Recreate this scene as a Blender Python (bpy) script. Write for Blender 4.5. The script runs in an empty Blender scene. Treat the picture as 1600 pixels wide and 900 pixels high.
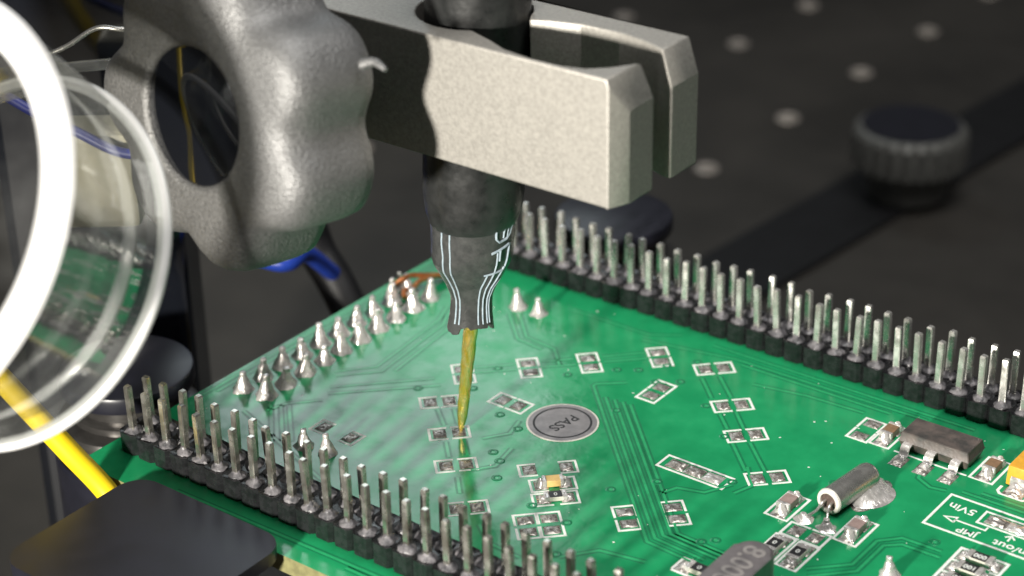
import bpy, bmesh, math, random
from mathutils import Vector, Matrix, noise
random.seed(7)
scene = bpy.context.scene
PI = math.pi
# ------------------------------------------------------------------ camera (1 unit = 1 mm)
scene.unit_settings.system = 'METRIC'
scene.unit_settings.scale_length = 0.001
cam_data = bpy.data.cameras.new('camera')
cam = bpy.data.objects.new('camera', cam_data)
scene.collection.objects.link(cam)
RIGHT = Vector((0.79561284, 0.60554357, -0.01780965))
DOWN = Vector((0.26462931, -0.37383639, -0.88894189))
FWD = Vector((-0.54495094, 0.70254063, -0.45767361))
CAM = Vector((116.39281947, -97.72439516, 91.08655915))
rot = Matrix((RIGHT, -DOWN, -FWD)).transposed()
cam.matrix_world = Matrix.Translation(CAM) @ rot.to_4x4()
cam_data.sensor_width = 36.0
cam_data.lens = 3205.27 / 1600.0 * 36.0
cam_data.clip_start = 1.0
cam_data.clip_end = 3000.0
cam_data.dof.use_dof = True
cam_data.dof.focus_distance = 168.0
cam_data.dof.aperture_fstop = 0.033
scene.camera = cam
# ------------------------------------------------------------------ world, lamps, exposure
world = bpy.data.worlds.new('World')
scene.world = world
world.use_nodes = True
bg = world.node_tree.nodes['Background']
bg.inputs['Color'].default_value = (0.95, 0.97, 1.0, 1)
bg.inputs['Strength'].default_value = 0.05

def area_lamp(name, loc, target, size, watts, color, shape='DISK', size_y=None):
    d = bpy.data.lights.new(name, 'AREA')
    d.shape = shape
    d.size = size
    if size_y:
        d.size_y = size_y
    d.energy = watts
    d.color = color
    o = bpy.data.objects.new(name, d)
    scene.collection.objects.link(o)
    o.location = loc
    o.rotation_euler = (Vector(target) - Vector(loc)).to_track_quat('-Z', 'Y').to_euler()
    return o

area_lamp('work_lamp', (44, -178, 52), (24, 18, 26), 16, 980000, (1.0, 0.95, 0.86))
area_lamp('light_panel', (-150, 195, 152), (14, 12, 0), 80, 54000, (0.86, 0.97, 1.0), 'RECTANGLE', 62)
area_lamp('overhead_fill', (80, 52, 285), (40, 30, 0), 190, 720000, (1.0, 0.98, 0.95))  # unseen soft fill added overhead to light the board evenly
scene.view_settings.view_transform = 'Standard'
scene.view_settings.look = 'None'
scene.view_settings.exposure = 0.0
scene.view_settings.gamma = 1.0
scene.view_settings.use_curve_mapping = False
try:
    scene.cycles.use_denoising = True
    scene.cycles.max_bounces = 10
    scene.cycles.transmission_bounces = 10
    scene.cycles.caustics_refractive = False
    scene.cycles.caustics_reflective = False
    scene.cycles.sample_clamp_indirect = 6
except Exception:
    pass

# ------------------------------------------------------------------ materials
def mat(name, color, rough=0.5, metal=0.0, var=0.0, vscale=1.0, bump=0.0, bscale=2.0, bdist=0.1, coat=0.0, spec=0.5,
        color2=None, rvar=0.0, trans=0.0, ior=1.5, detail=4.0, stretch=None, croughness=0.1):
    m = bpy.data.materials.new(name)
    m.use_nodes = True
    nt = m.node_tree
    b = nt.nodes['Principled BSDF']
    b.inputs['Base Color'].default_value = (*color, 1)
    b.inputs['Roughness'].default_value = rough
    b.inputs['Metallic'].default_value = metal
    b.inputs['Coat Weight'].default_value = coat
    b.inputs['Coat Roughness'].default_value = croughness
    b.inputs['Specular IOR Level'].default_value = spec
    b.inputs['Transmission Weight'].default_value = trans
    b.inputs['IOR'].default_value = ior
    tc = nt.nodes.new('ShaderNodeTexCoord')
    vec = tc.outputs['Object']
    if stretch:
        mp = nt.nodes.new('ShaderNodeMapping')
        mp.inputs['Scale'].default_value = stretch
        nt.links.new(vec, mp.inputs['Vector'])
        vec = mp.outputs['Vector']
    # objects that share a mesh still differ from one another
    oi = nt.nodes.new('ShaderNodeObjectInfo')
    add = nt.nodes.new('ShaderNodeVectorMath')
    add.operation = 'MULTIPLY_ADD'
    nt.links.new(oi.outputs['Random'], add.inputs[0])
    add.inputs[1].default_value = (37.0, 53.0, 71.0)
    nt.links.new(vec, add.inputs[2])
    vec = add.outputs['Vector']
    if var > 0 or color2 or rvar > 0:
        n = nt.nodes.new('ShaderNodeTexNoise')
        n.inputs['Scale'].default_value = vscale
        n.inputs['Detail'].default_value = detail
        n.inputs['Roughness'].default_value = 0.6
        nt.links.new(vec, n.inputs['Vector'])
        ramp = nt.nodes.new('ShaderNodeValToRGB')
        ramp.color_ramp.elements[0].position = 0.35
        ramp.color_ramp.elements[1].position = 0.65
        c2 = color2 if color2 else tuple(min(1, c * (1 + var)) for c in color)
        c1 = color if color2 else tuple(c * (1 - var) for c in color)
        ramp.color_ramp.elements[0].color = (*c1, 1)
        ramp.color_ramp.elements[1].color = (*c2, 1)
        nt.links.new(n.outputs['Fac'], ramp.inputs['Fac'])
        nt.links.new(ramp.outputs['Color'], b.inputs['Base Color'])
        if rvar > 0:
            mr = nt.nodes.new('ShaderNodeMapRange')
            mr.inputs['From Min'].default_value = 0.3
            mr.inputs['From Max'].default_value = 0.7
            mr.inputs['To Min'].default_value = max(0.02, rough - rvar)
            mr.inputs['To Max'].default_value = min(1, rough + rvar)
            nt.links.new(n.outputs['Fac'], mr.inputs['Value'])
            nt.links.new(mr.outputs['Result'], b.inputs['Roughness'])
    if bump > 0:
        n2 = nt.nodes.new('ShaderNodeTexNoise')
        n2.inputs['Scale'].default_value = bscale
        n2.inputs['Detail'].default_value = 5
        nt.links.new(vec, n2.inputs['Vector'])
        bp = nt.nodes.new('ShaderNodeBump')
        bp.inputs['Strength'].default_value = bump
        bp.inputs['Distance'].default_value = bdist
        nt.links.new(n2.outputs['Fac'], bp.inputs['Height'])
        nt.links.new(bp.outputs['Normal'], b.inputs['Normal'])
    return m

M = {}
M['mask'] = mat('green_solder_mask', (0.012, 0.278, 0.104), 0.17, var=0.10, vscale=0.35, bump=0.16, bscale=1.5, bdist=0.06, rvar=0.09)
M['trace'] = mat('raised_trace_mask', (0.024, 0.345, 0.132), 0.20, var=0.08, vscale=2, bump=0.10, bscale=1.6, bdist=0.06)
M['gap'] = mat('copper_gap_mask', (0.009, 0.185, 0.076), 0.24, var=0.08, vscale=2, bump=0.10, bscale=1.6, bdist=0.06)
M['fr4'] = mat('fibreglass_edge', (0.20, 0.19, 0.085), 0.6, var=0.25, vscale=1.2, bump=0.3, bscale=5)
M['silk'] = mat('white_silkscreen', (0.80, 0.82, 0.78), 0.5, var=0.08, vscale=4)
M['tin'] = mat('tinned_pad', (0.30, 0.27, 0.245), 0.28, 0.70, color2=(0.52, 0.49, 0.46), vscale=2.2, bump=0.55, bscale=2.6, bdist=0.12, rvar=0.14)
M['solder'] = mat('solder', (0.60, 0.57, 0.55), 0.22, 0.55, color2=(0.80, 0.77, 0.75), vscale=1.8, bump=0.45, bscale=2.2, bdist=0.15, rvar=0.12)
M['pin'] = mat('tinned_pin', (0.58, 0.57, 0.53), 0.25, 0.75, color2=(0.76, 0.75, 0.72), vscale=0.9, bump=0.12, bscale=4, bdist=0.04, rvar=0.1)
M['pin_brass'] = mat('brownish_pin', (0.40, 0.385, 0.33), 0.22, 0.88, color2=(0.66, 0.65, 0.60), vscale=0.8, bump=0.15, bscale=4, bdist=0.04, rvar=0.12)  # darker, browner tone than the pins of the far header
M['housing'] = mat('black_header_plastic', (0.009, 0.009, 0.010), 0.26, color2=(0.018, 0.018, 0.020), vscale=1.6, bump=0.12, bscale=2.5, bdist=0.12, rvar=0.10)
M['flux'] = mat('dried_flux', (0.20, 0.19, 0.20), 0.30, color2=(0.05, 0.05, 0.055), vscale=1.5, bump=0.8, bscale=2.2, bdist=0.2)
M['clamp'] = mat('sandblasted_aluminium', (0.345, 0.330, 0.302), 0.50, 0.40, var=0.14, vscale=3.6, bump=0.30, bscale=4.0, bdist=0.10, detail=8)
M['knob'] = mat('cast_grey_metal', (0.165, 0.166, 0.166), 0.46, 0.45, var=0.20, vscale=4.5, bump=0.7, bscale=4.2, bdist=0.16, rvar=0.08)
M['cap'] = mat('glossy_black_cap', (0.006, 0.007, 0.010), 0.06, spec=0.7, bump=0.05, bscale=0.4, bdist=0.1)
M['rubber'] = mat('black_rubber', (0.014, 0.015, 0.015), 0.33, color2=(0.026, 0.027, 0.027), vscale=0.8, bump=0.18, bscale=1.2, bdist=0.15, rvar=0.08)
M['sleeve'] = mat('heat_shrink', (0.040, 0.042, 0.042), 0.22, color2=(0.065, 0.067, 0.066), vscale=1.2, bump=0.45, bscale=3.0, bdist=0.1)
M['print'] = mat('pale_blue_print', (0.30, 0.38, 0.44), 0.5, color2=(0.42, 0.50, 0.56), vscale=3)
M['gold'] = mat('gold_plating', (0.88, 0.64, 0.08), 0.17, 0.82, color2=(1.0, 0.86, 0.34), vscale=2.5, bump=0.6, bscale=3.0, bdist=0.15, stretch=(1, 1, 0.35))
M['table'] = mat('black_anodised_table', (0.034, 0.031, 0.027), 0.55, var=0.25, vscale=0.05, bump=0.1, bscale=3)
M['rim'] = mat('bare_metal_rim', (0.42, 0.38, 0.34), 0.45, 0.4)
M['blackmetal'] = mat('black_anodised_metal', (0.010, 0.0105, 0.016), 0.36, color2=(0.012, 0.0125, 0.020), vscale=0.5, bump=0.10, bscale=6, bdist=0.04, rvar=0.03)
M['darksteel'] = mat('dark_steel', (0.12, 0.115, 0.11), 0.28, 0.8, var=0.15, vscale=0.8, stretch=(1, 1, 6))
M['greyknob'] = mat('dull_grey_metal', (0.14, 0.14, 0.13), 0.5, 0.3, var=0.15, vscale=0.5)
M['deepblack'] = mat('deep_black', (0.006, 0.006, 0.007), 0.5, var=0.2, vscale=0.2)
M['yellow'] = mat('yellow_insulation', (0.78, 0.56, 0.010), 0.42, var=0.05, vscale=0.6)
M['blue'] = mat('blue_plastic', (0.02, 0.06, 0.42), 0.4, var=0.1, vscale=0.5)
M['bluewire'] = mat('blue_insulation', (0.025, 0.035, 0.22), 0.45, var=0.1, vscale=0.5)
M['beige'] = mat('beige_plastic', (0.36, 0.34, 0.26), 0.5, var=0.08, vscale=0.3)
M['sticker'] = mat('silver_sticker', (0.22, 0.205, 0.21), 0.36, 0.35, color2=(0.31, 0.29, 0.29), vscale=0.8, bump=0.08, bscale=4)
M['stickeredge'] = mat('sticker_paper_edge', (0.70, 0.68, 0.62), 0.6, var=0.1, vscale=3)
M['ink'] = mat('black_ink', (0.012, 0.012, 0.014), 0.5, var=0.2, vscale=3)
M['epoxy'] = mat('chip_epoxy', (0.045, 0.042, 0.040), 0.40, color2=(0.12, 0.095, 0.085), vscale=0.7, bump=0.35, bscale=4, bdist=0.06)
M['can'] = mat('nickel_can', (0.46, 0.45, 0.43), 0.27, 0.82, color2=(0.56, 0.55, 0.52), vscale=0.8, bump=0.10, bscale=1.5, bdist=0.1, rvar=0.05)
M['glassbead'] = mat('white_glass_bead', (0.66, 0.63, 0.58), 0.35, var=0.1, vscale=2)
M['beadcore'] = mat('brown_bead_core', (0.10, 0.07, 0.06), 0.4, var=0.3, vscale=3)
M['hc49'] = mat('crystal_case', (0.20, 0.183, 0.188), 0.42, 0.55, var=0.10, vscale=1.2, bump=0.12, bscale=5, bdist=0.05)
M['engrave'] = mat('engraved_marking', (0.30, 0.28, 0.27), 0.5, 0.4, var=0.1, vscale=3)
M['tantal'] = mat('orange_epoxy', (0.72, 0.36, 0.03), 0.45, var=0.1, vscale=1.5, bump=0.1, bscale=4)
M['ceramic_pink'] = mat('pink_brown_ceramic', (0.30, 0.22, 0.20), 0.4, var=0.15, vscale=2)
M['ceramic_brown'] = mat('brown_ceramic', (0.22, 0.13, 0.07), 0.4, var=0.2, vscale=2)
M['ceramic_tan'] = mat('tan_ceramic', (0.66, 0.45, 0.17), 0.45, var=0.08, vscale=2)
M['resistor'] = mat('resistor_black', (0.022, 0.022, 0.024), 0.35, var=0.2, vscale=3)
M['resbase'] = mat('white_alumina', (0.62, 0.60, 0.52), 0.5, var=0.08, vscale=3)
M['copper'] = mat('enamelled_copper', (0.42, 0.12, 0.04), 0.30, 0.6, color2=(0.62, 0.28, 0.10), vscale=1.5)
M['bead'] = mat('amber_flux', (0.35, 0.24, 0.12), 0.25, 0.3, color2=(0.5, 0.42, 0.3), vscale=2, bump=0.5, bscale=3)
M['refraction_rim_base'] = mat('refraction_white_base', (0.93, 0.93, 0.93), 0.30, coat=0.5, var=0.03, vscale=0.3)  # white base colour stands in for light refracted in the clear acrylic edges
M['smoked'] = mat('smoked_lens', (0.010, 0.009, 0.009), 0.10, spec=0.6, color2=(0.03, 0.028, 0.026), vscale=0.12, coat=0.6)
M['clear0'] = mat('clear_acrylic', (0.97, 0.98, 0.97), 0.02, trans=1.0, ior=1.42, bump=0.06, bscale=0.25, bdist=0.4)

def clear_plastic(name, tint, rough, gloss=1.0, haze=0.0):
    m = bpy.data.materials.new(name)
    m.use_nodes = True
    nt = m.node_tree
    nt.nodes.remove(nt.nodes['Principled BSDF'])
    out = nt.nodes['Material Output']
    tr = nt.nodes.new('ShaderNodeBsdfTransparent'); tr.inputs['Color'].default_value = (*tint, 1)
    gl = nt.nodes.new('ShaderNodeBsdfGlossy'); gl.inputs['Roughness'].default_value = rough
    fr = nt.nodes.new('ShaderNodeFresnel'); fr.inputs['IOR'].default_value = 1.49
    mx = nt.nodes.new('ShaderNodeMixShader')
    df = nt.nodes.new('ShaderNodeBsdfDiffuse'); df.inputs['Color'].default_value = (0.85, 0.87, 0.86, 1)
    mh = nt.nodes.new('ShaderNodeMixShader')
    tc = nt.nodes.new('ShaderNodeTexCoord')
    n = nt.nodes.new('ShaderNodeTexNoise'); n.inputs['Scale'].default_value = 0.28; n.inputs['Detail'].default_value = 3
    nt.links.new(tc.outputs['Object'], n.inputs['Vector'])
    bp = nt.nodes.new('ShaderNodeBump'); bp.inputs['Strength'].default_value = 0.08; bp.inputs['Distance'].default_value = 0.5
    nt.links.new(n.outputs['Fac'], bp.inputs['Height'])
    nt.links.new(bp.outputs['Normal'], gl.inputs['Normal'])
    nt.links.new(bp.outputs['Normal'], fr.inputs['Normal'])
    mr = nt.nodes.new('ShaderNodeMapRange')
    mr.inputs['From Min'].default_value = 0.35; mr.inputs['From Max'].default_value = 0.75
    mr.inputs['To Min'].default_value = 0.0; mr.inputs['To Max'].default_value = haze
    nt.links.new(n.outputs['Fac'], mr.inputs['Value'])
    nt.links.new(mr.outputs['Result'], mh.inputs['Fac'])
    nt.links.new(tr.outputs['BSDF'], mh.inputs[1]); nt.links.new(df.outputs['BSDF'], mh.inputs[2])
    ml = nt.nodes.new('ShaderNodeMath'); ml.operation = 'MULTIPLY'; ml.inputs[1].default_value = gloss
    nt.links.new(fr.outputs['Fac'], ml.inputs[0]); nt.links.new(ml.outputs['Value'], mx.inputs['Fac'])
    nt.links.new(mh.outputs['Shader'], mx.inputs[1]); nt.links.new(gl.outputs['BSDF'], mx.inputs[2])
    nt.links.new(mx.outputs['Shader'], out.inputs['Surface'])
    return m
M['clear'] = clear_plastic('clear_acrylic', (0.97, 0.98, 0.97), 0.03, 0.55, 0.11)
def rim_plastic(name, see):
    m = M['refraction_rim_base']; m.name = name
    nt = m.node_tree
    out = nt.nodes['Material Output']
    tr = nt.nodes.new('ShaderNodeBsdfTransparent')
    mx = nt.nodes.new('ShaderNodeMixShader'); mx.inputs['Fac'].default_value = see
    nt.links.new(nt.nodes['Principled BSDF'].outputs['BSDF'], mx.inputs[1]); nt.links.new(tr.outputs['BSDF'], mx.inputs[2])
    nt.links.new(mx.outputs['Shader'], out.inputs['Surface'])
    return m
M['refraction_rim'] = rim_plastic('acrylic_refraction_white', 0.45)
M['smoked'] = clear_plastic('clear_lens_glass', (0.85, 0.84, 0.82), 0.03, 0.9, 0.02)

# ------------------------------------------------------------------ mesh helpers
COL = scene.collection

def link(name, me, material, parent=None, loc=None, rotz=None, smooth=False):
    o = bpy.data.objects.new(name, me)
    COL.objects.link(o)
    if material is not None and len(me.materials) == 0:
        me.materials.append(M[material] if isinstance(material, str) else material)
    if parent:
        o.parent = parent
    if loc:
        o.location = loc
    if rotz is not None:
        o.rotation_euler = (0, 0, rotz)
    if smooth:
        for p in me.polygons:
            p.use_smooth = True
    return o

def mesh(name, verts, faces):
    me = bpy.data.meshes.new(name)
    me.from_pydata([tuple(v) for v in verts], [], faces)
    me.update()
    return me

def from_bm(name, bm, smooth_angle=None, flat_axis=False):
    bmesh.ops.recalc_face_normals(bm, faces=bm.faces)
    me = bpy.data.meshes.new(name)
    bm.to_mesh(me)
    bm.free()
    if smooth_angle is not None:
        for p in me.polygons:
            p.use_smooth = True
        me.set_sharp_from_angle(angle=smooth_angle)
        if flat_axis:      # bevelled slabs: the broad faces stay truly flat
            for p in me.polygons:
                if max(abs(c) for c in p.normal) > 0.999:
                    p.use_smooth = False
    return me

def box_mesh(name, sx, sy, sz, bevel=0.0, z0=0.0, taper=0.0, seg=2):
    """box centred in x,y with its bottom at z0; taper shrinks the top"""
    bm = bmesh.new()
    bmesh.ops.create_cube(bm, size=1.0)
    for v in bm.verts:
        t = 1 - taper if v.co.z > 0 else 1
        v.co = Vector((v.co.x * sx * t, v.co.y * sy * t, z0 + (v.co.z + 0.5) * sz))
    if bevel > 0:
        bmesh.ops.bevel(bm, geom=list(bm.edges), offset=bevel, segments=seg, affect='EDGES', profile=0.6)
    return from_bm(name, bm, math.radians(40), True)

def prism_mesh(name, pts, z0, z1, bevel=0.0, seg=2, holes=None):
    bm = bmesh.new()
    n = len(pts)
    lo = [bm.verts.new((x, y, z0)) for x, y in pts]
    hi = [bm.verts.new((x, y, z1)) for x, y in pts]
    bm.faces.new(lo[::-1])
    top = bm.faces.new(hi)
    for i in range(n):
        bm.faces.new((lo[i], lo[(i + 1) % n], hi[(i + 1) % n], hi[i]))
    if bevel > 0:
        bmesh.ops.bevel(bm, geom=list(top.edges), offset=bevel, segments=seg, affect='EDGES', profile=0.5)
    return from_bm(name, bm, math.radians(35), True)

def lathe_mesh(name, prof, n=32, axis=None, origin=(0, 0, 0), smooth=35, close=True):
    """prof: (r, h) pairs, revolved about local z, or about axis through origin"""
    bm = bmesh.new()
    rings = []
    for r, h in prof:
        if r < 1e-6:
            rings.append([bm.verts.new((0, 0, h))])
        else:
            rings.append([bm.verts.new((r * math.cos(2 * PI * k / n), r * math.sin(2 * PI * k / n), h)) for k in range(n)])
    def bridge(a, b):
        if len(a) == 1 and len(b) == 1:
            return
        for k in range(n):
            k2 = (k + 1) % n
            if len(a) == 1:
                bm.faces.new((a[0], b[k], b[k2]))
            elif len(b) == 1:
                bm.faces.new((a[k], a[k2], b[0]))
            else:
                bm.faces.new((a[k], a[k2], b[k2], b[k]))
    for i in range(len(rings) - 1):
        bridge(rings[i], rings[i + 1])
    if close == 'loop':
        bridge(rings[-1], rings[0])
    elif close:
        if len(rings[0]) > 1:
            bm.faces.new(rings[0][::-1])
        if len(rings[-1]) > 1:
            bm.faces.new(rings[-1])
    if axis is not None:
        q = Vector((0, 0, 1)).rotation_difference(Vector(axis).normalized())
        for v in bm.verts:
            v.co = q @ v.co + Vector(origin)
    return from_bm(name, bm, math.radians(smooth))

def catmull(pts, sub=8):
    P = [Vector(p) for p in pts]
    P = [2 * P[0] - P[1]] + P + [2 * P[-1] - P[-2]]
    out = []
    for i in range(1, len(P) - 2):
        for k in range(sub):
            t = k / sub
            a, b, c, d = P[i - 1], P[i], P[i + 1], P[i + 2]
            out.append(0.5 * ((2 * b) + (c - a) * t + (2 * a - 5 * b + 4 * c - d) * t * t + (3 * b - a - 3 * c + d) * t ** 3))
    out.append(P[-2])
    return out

def tube_mesh(name, pts, rad, n=12, sub=8, smooth_path=True):
    path = catmull(pts, sub) if smooth_path else [Vector(p) for p in pts]
    m = len(path)
    verts, faces = [], []
    nrm = None
    for i, p in enumerate(path):
        t = (path[min(i + 1, m - 1)] - path[max(i - 1, 0)]).normalized()
        if nrm is None:
            nrm = t.orthogonal().normalized()
        else:
            nrm = (nrm - t * nrm.dot(t)).normalized()
        bn = t.cross(nrm)
        r = rad(i / (m - 1)) if callable(rad) else rad
        for k in range(n):
            a = 2 * PI * k / n
            verts.append(p + nrm * math.cos(a) * r + bn * math.sin(a) * r)
    for i in range(m - 1):
        for k in range(n):
            k2 = (k + 1) % n
            faces.append((i * n + k, i * n + k2, (i + 1) * n + k2, (i + 1) * n + k))
    faces.append(tuple(range(n))[::-1])
    faces.append(tuple((m - 1) * n + k for k in range(n)))
    me = mesh(name, verts, faces)
    for p in me.polygons:
        p.use_smooth = True
    me.set_sharp_from_angle(angle=math.radians(50))
    return me

def ribbon_mesh(name, pts, w, z, h=0.01):
    """flat strip with thickness along a polyline in the board plane, mitred corners"""
    P = [Vector((x, y)) for x, y in pts]
    L, R_ = [], []
    for i, p in enumerate(P):
        d1 = (P[i] - P[i - 1]).normalized() if i > 0 else None
        d2 = (P[i + 1] - P[i]).normalized() if i < len(P) - 1 else None
        d = ((d1 or d2) + (d2 or d1)).normalized()
        nn = Vector((-d.y, d.x))
        ref = d1 or d2
        c = max(0.5, nn.dot(Vector((-ref.y, ref.x))))
        L.append(p + nn * w / 2 / c)
        R_.append(p - nn * w / 2 / c)
    poly = L + R_[::-1]
    n = len(P)
    verts = [(q.x, q.y, z + h) for q in poly] + [(q.x, q.y, z) for q in poly]
    N = len(poly)
    faces = []
    for i in range(n - 1):
        faces.append((i, N - 1 - i, N - 2 - i, i + 1))
    for i in range(N):
        j = (i + 1) % N
        faces.append((i, j, N + j, N + i))
    return mesh(name, verts, faces)

def thing(name, label, category, loc=(0, 0, 0), group=None):
    o = bpy.data.objects.new(name, None)
    COL.objects.link(o)
    o.empty_display_size = 2
    o.location = loc
    o['label'] = label
    o['category'] = category
    if group:
        o['group'] = group
    return o

def tag(o, label, category, group=None):
    o['label'] = label
    o['category'] = category
    if group:
        o['group'] = group
    return o

def node(name, parent, loc=(0, 0, 0), rotz=0.0, label=None):
    o = bpy.data.objects.new(name, None)
    COL.objects.link(o)
    o.empty_display_size = 0.5
    o.parent = parent
    o.location = loc
    o.rotation_euler = (0, 0, rotz)
    if label:
        o['label'] = label
    return o

def text_mesh(name, body, size, bold=0.0, extrude=0.008, align='CENTER', sx=1.0):
    cu = bpy.data.curves.new(name, 'FONT')
    cu.body = body
    cu.size = size
    cu.align_x = align
    cu.align_y = 'CENTER'
    cu.extrude = extrude
    cu.offset = bold
    cu.resolution_u = 4
    o = bpy.data.objects.new(name, cu)
    COL.objects.link(o)
    bpy.context.view_layer.update()
    me = bpy.data.meshes.new_from_object(o.evaluated_get(bpy.context.evaluated_depsgraph_get()))
    bpy.data.objects.remove(o)
    me.materials.clear()
    for v in me.vertices:
        v.co.x *= sx
    return me

# ------------------------------------------------------------------ setting: optical table with tapped holes
tb = mesh('optical_table', [(-900, -500, -40), (900, -500, -40), (900, 1500, -40), (-900, 1500, -40)], [(0, 1, 2, 3)])
table = link('optical_table', tb, 'table')
table['kind'] = 'structure'
rim_me = lathe_mesh('hole_rim', [(0.7, 0.05), (1.0, 0.45), (1.5, 0.55), (1.9, 0.35), (2.0, 0.05)], 24, close='loop')
hole_me = lathe_mesh('hole_core', [(0.75, 0.02), (0.75, 0.12), (0, 0.12)], 20)
H0 = Vector((-14.4, 203.4))    # one hole found in the photograph, 25 mm pitch
holes = []
for i in range(-6, 4):
    for j in range(-5, 5):
        x, y = H0.x + i * 25, H0.y + j * 25
        c = Vector((x, y, -40)) - CAM
        d = c.dot(FWD)
        px, py = 800 + 3205 * c.dot(RIGHT) / d, 450 + 3205 * c.dot(DOWN) / d
        if -60 < px < 1660 and -60 < py < 330:
            holes.append((x, y, px, py))
for x, y, px, py in holes:
    h = link('hole_rim', rim_me, 'rim', table, (x, y, -40))
    link('hole_core', hole_me, 'deepblack', h)
# ------------------------------------------------------------------ circuit board
pcb = thing('circuit_board', 'green circuit board with pin headers, solder joints and tinned pads', 'circuit board')
U0, U1, V0, V1, TH = -2.55, 92.0, -4.3, 50.6, 1.6
def rounded_rect(x0, x1, y0, y1, r, n=6):
    pts = []
    for cx, cy, a0 in ((x1 - r, y1 - r, 0), (x0 + r, y1 - r, 90), (x0 + r, y0 + r, 180), (x1 - r, y0 + r, 270)):
        for k in range(n + 1):
            a = math.radians(a0 + 90 * k / n)
            pts.append((cx + r * math.cos(a), cy + r * math.sin(a)))
    return pts
sub = prism_mesh('substrate', rounded_rect(U0, U1, V0, V1, 0.6), -TH, 0.0, bevel=0.08)
o = link('substrate', sub, 'mask', pcb)
sub.materials.append(M['fr4'])
for p in sub.polygons:
    if abs(p.normal.z) < 0.3:
        p.material_index = 1

ZT = 0.004
def trace(pts, w=0.24, gap=0.62):
    g = link('trace_gap', ribbon_mesh('trace_gap', pts, gap, ZT, 0.004), 'gap', pcb)
    link('trace', ribbon_mesh('trace', pts, w, ZT + 0.008, 0.012), 'trace', g)

d45 = math.sqrt(0.5)
# bundle of five lines running down to the right
for k, (a, b) in enumerate((((26.6, 29.9), 42.75), ((27.3, 30.2), 43.0), ((28.2, 30.3), 43.3), ((29.0, 30.4), 43.7), ((29.8, 30.4), 44.1))):
    off = a[0] + a[1]
    vb = off - b
    pts = [a, (b, vb), (b + 4.2 + k * 0.5, vb - 0.25)]
    if k == 0:
        pts = [(27.4, 33.4), (25.3, 31.6)] + [(25.3, off - 25.3)] + pts[1:]
    trace(pts, 0.22, 0.60)
TR = [
    [(15.3, 26.9), (18.0, 29.6)], [(14.6, 27.5), (17.3, 30.2)], [(19.6, 31.3), (21.8, 33.4)], [(23.6, 35.3), (26.4, 38.1)],
    [(22.9, 36.0), (25.6, 38.8)], [(18.9, 32.0), (21.0, 34.1)],
    [(11.6, 38.4), (15.0, 35.0), (18.5, 34.6), (20.6, 32.5)], [(10.9, 37.7), (14.6, 34.2), (17.6, 33.9)],
    [(7.0, 16.4), (14.2, 23.4)], [(6.4, 17.4), (13.0, 24.0)], [(5.2, 35.5), (6.3, 32.9), (7.4, 22.6), (4.8, 19.7)],
    [(6.4, 34.0), (7.2, 32.4), (8.3, 22.2), (5.4, 19.2)], [(7.6, 33.2), (8.2, 31.6), (9.2, 23.0)],
    [(4.9, 12.6), (9.2, 8.2)], [(4.2, 12.1), (8.5, 7.6)], [(4.6, 11.2), (5.2, 13.0), (7.4, 15.3)], [(5.6, 12.9), (9.9, 8.6)],
    [(32.4, 37.9), (35.0, 35.4)], [(33.5, 39.1), (36.3, 36.5)], [(37.0, 33.55), (38.85, 31.8)], [(37.9, 34.7), (40.0, 32.6)],
    [(40.4, 30.1), (43.6, 27.0)], [(41.6, 31.0), (44.9, 27.9)],
    [(39.8, 20.2), (40.4, 21.6), (42.6, 22.3), (43.8, 24.6)], [(43.4, 27.6), (45.2, 25.4), (44.6, 23.6)],
    [(54.6, 17.8), (57.2, 20.4), (57.2, 24.3), (58.6, 25.8), (61.9, 25.9)], [(55.2, 17.0), (57.9, 19.8), (57.9, 24.0), (59.0, 25.0), (62.2, 25.1)],
    [(55.4, 35.0), (55.6, 34.3), (57.0, 33.6), (58.3, 33.9)], [(59.4, 34.5), (66, 34.6)], [(60.8, 35.2), (68, 35.3)],
    [(38.4, 8.0), (40.4, 10.6), (44.2, 11.4)], [(16.6, 20.0), (18.8, 18.2)], [(17.7, 20.9), (19.6, 19.1)], [(20.6, 16.2), (22.4, 14.4)],
    [(24.9, 12.4), (26.6, 10.6)], [(21.6, 17.4), (23.4, 15.6)],
    [(25.1, 13.9), (26.4, 15.6), (25.8, 18.6)], [(22.8, 18.4), (24.2, 20.4), (23.6, 22.6)],
    [(-1.9, 9.0), (-1.9, 44.0)], [(-1.3, 11.0), (-1.3, 42.0)],
    [(15.4, 41.8), (24.0, 41.9), (26.6, 43.6)], [(24.0, 40.7), (33.0, 42.6), (52, 42.9)], [(34.0, 42.0), (48.9, 42.1)], [(30, 43.6), (56, 43.8)],
    [(36.6, 39.6), (41.5, 40.6), (47.0, 40.9)],
    [(3.0, 9.9), (20.0, 4.2), (30, 4.0), (48, 4.1)], [(26.0, -2.7), (60, -2.8)], [(7.4, -2.6), (30, -2.1), (44, -2.2)],
    [(30.6, 8.0), (32.8, 6.4), (36.0, 6.2)],
]
for pts in TR:
    trace(pts)
# loops round the through-hole row
for k in range(9):
    v = 12.9 + k * 2.54 + 1.27
    if k < 4:
        trace([(-1.2, v - 0.9), (-0.5, v), (1.2, v), (1.9, v - 0.7), (3.4, v - 0.3)], 0.16, 0.40)
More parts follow.
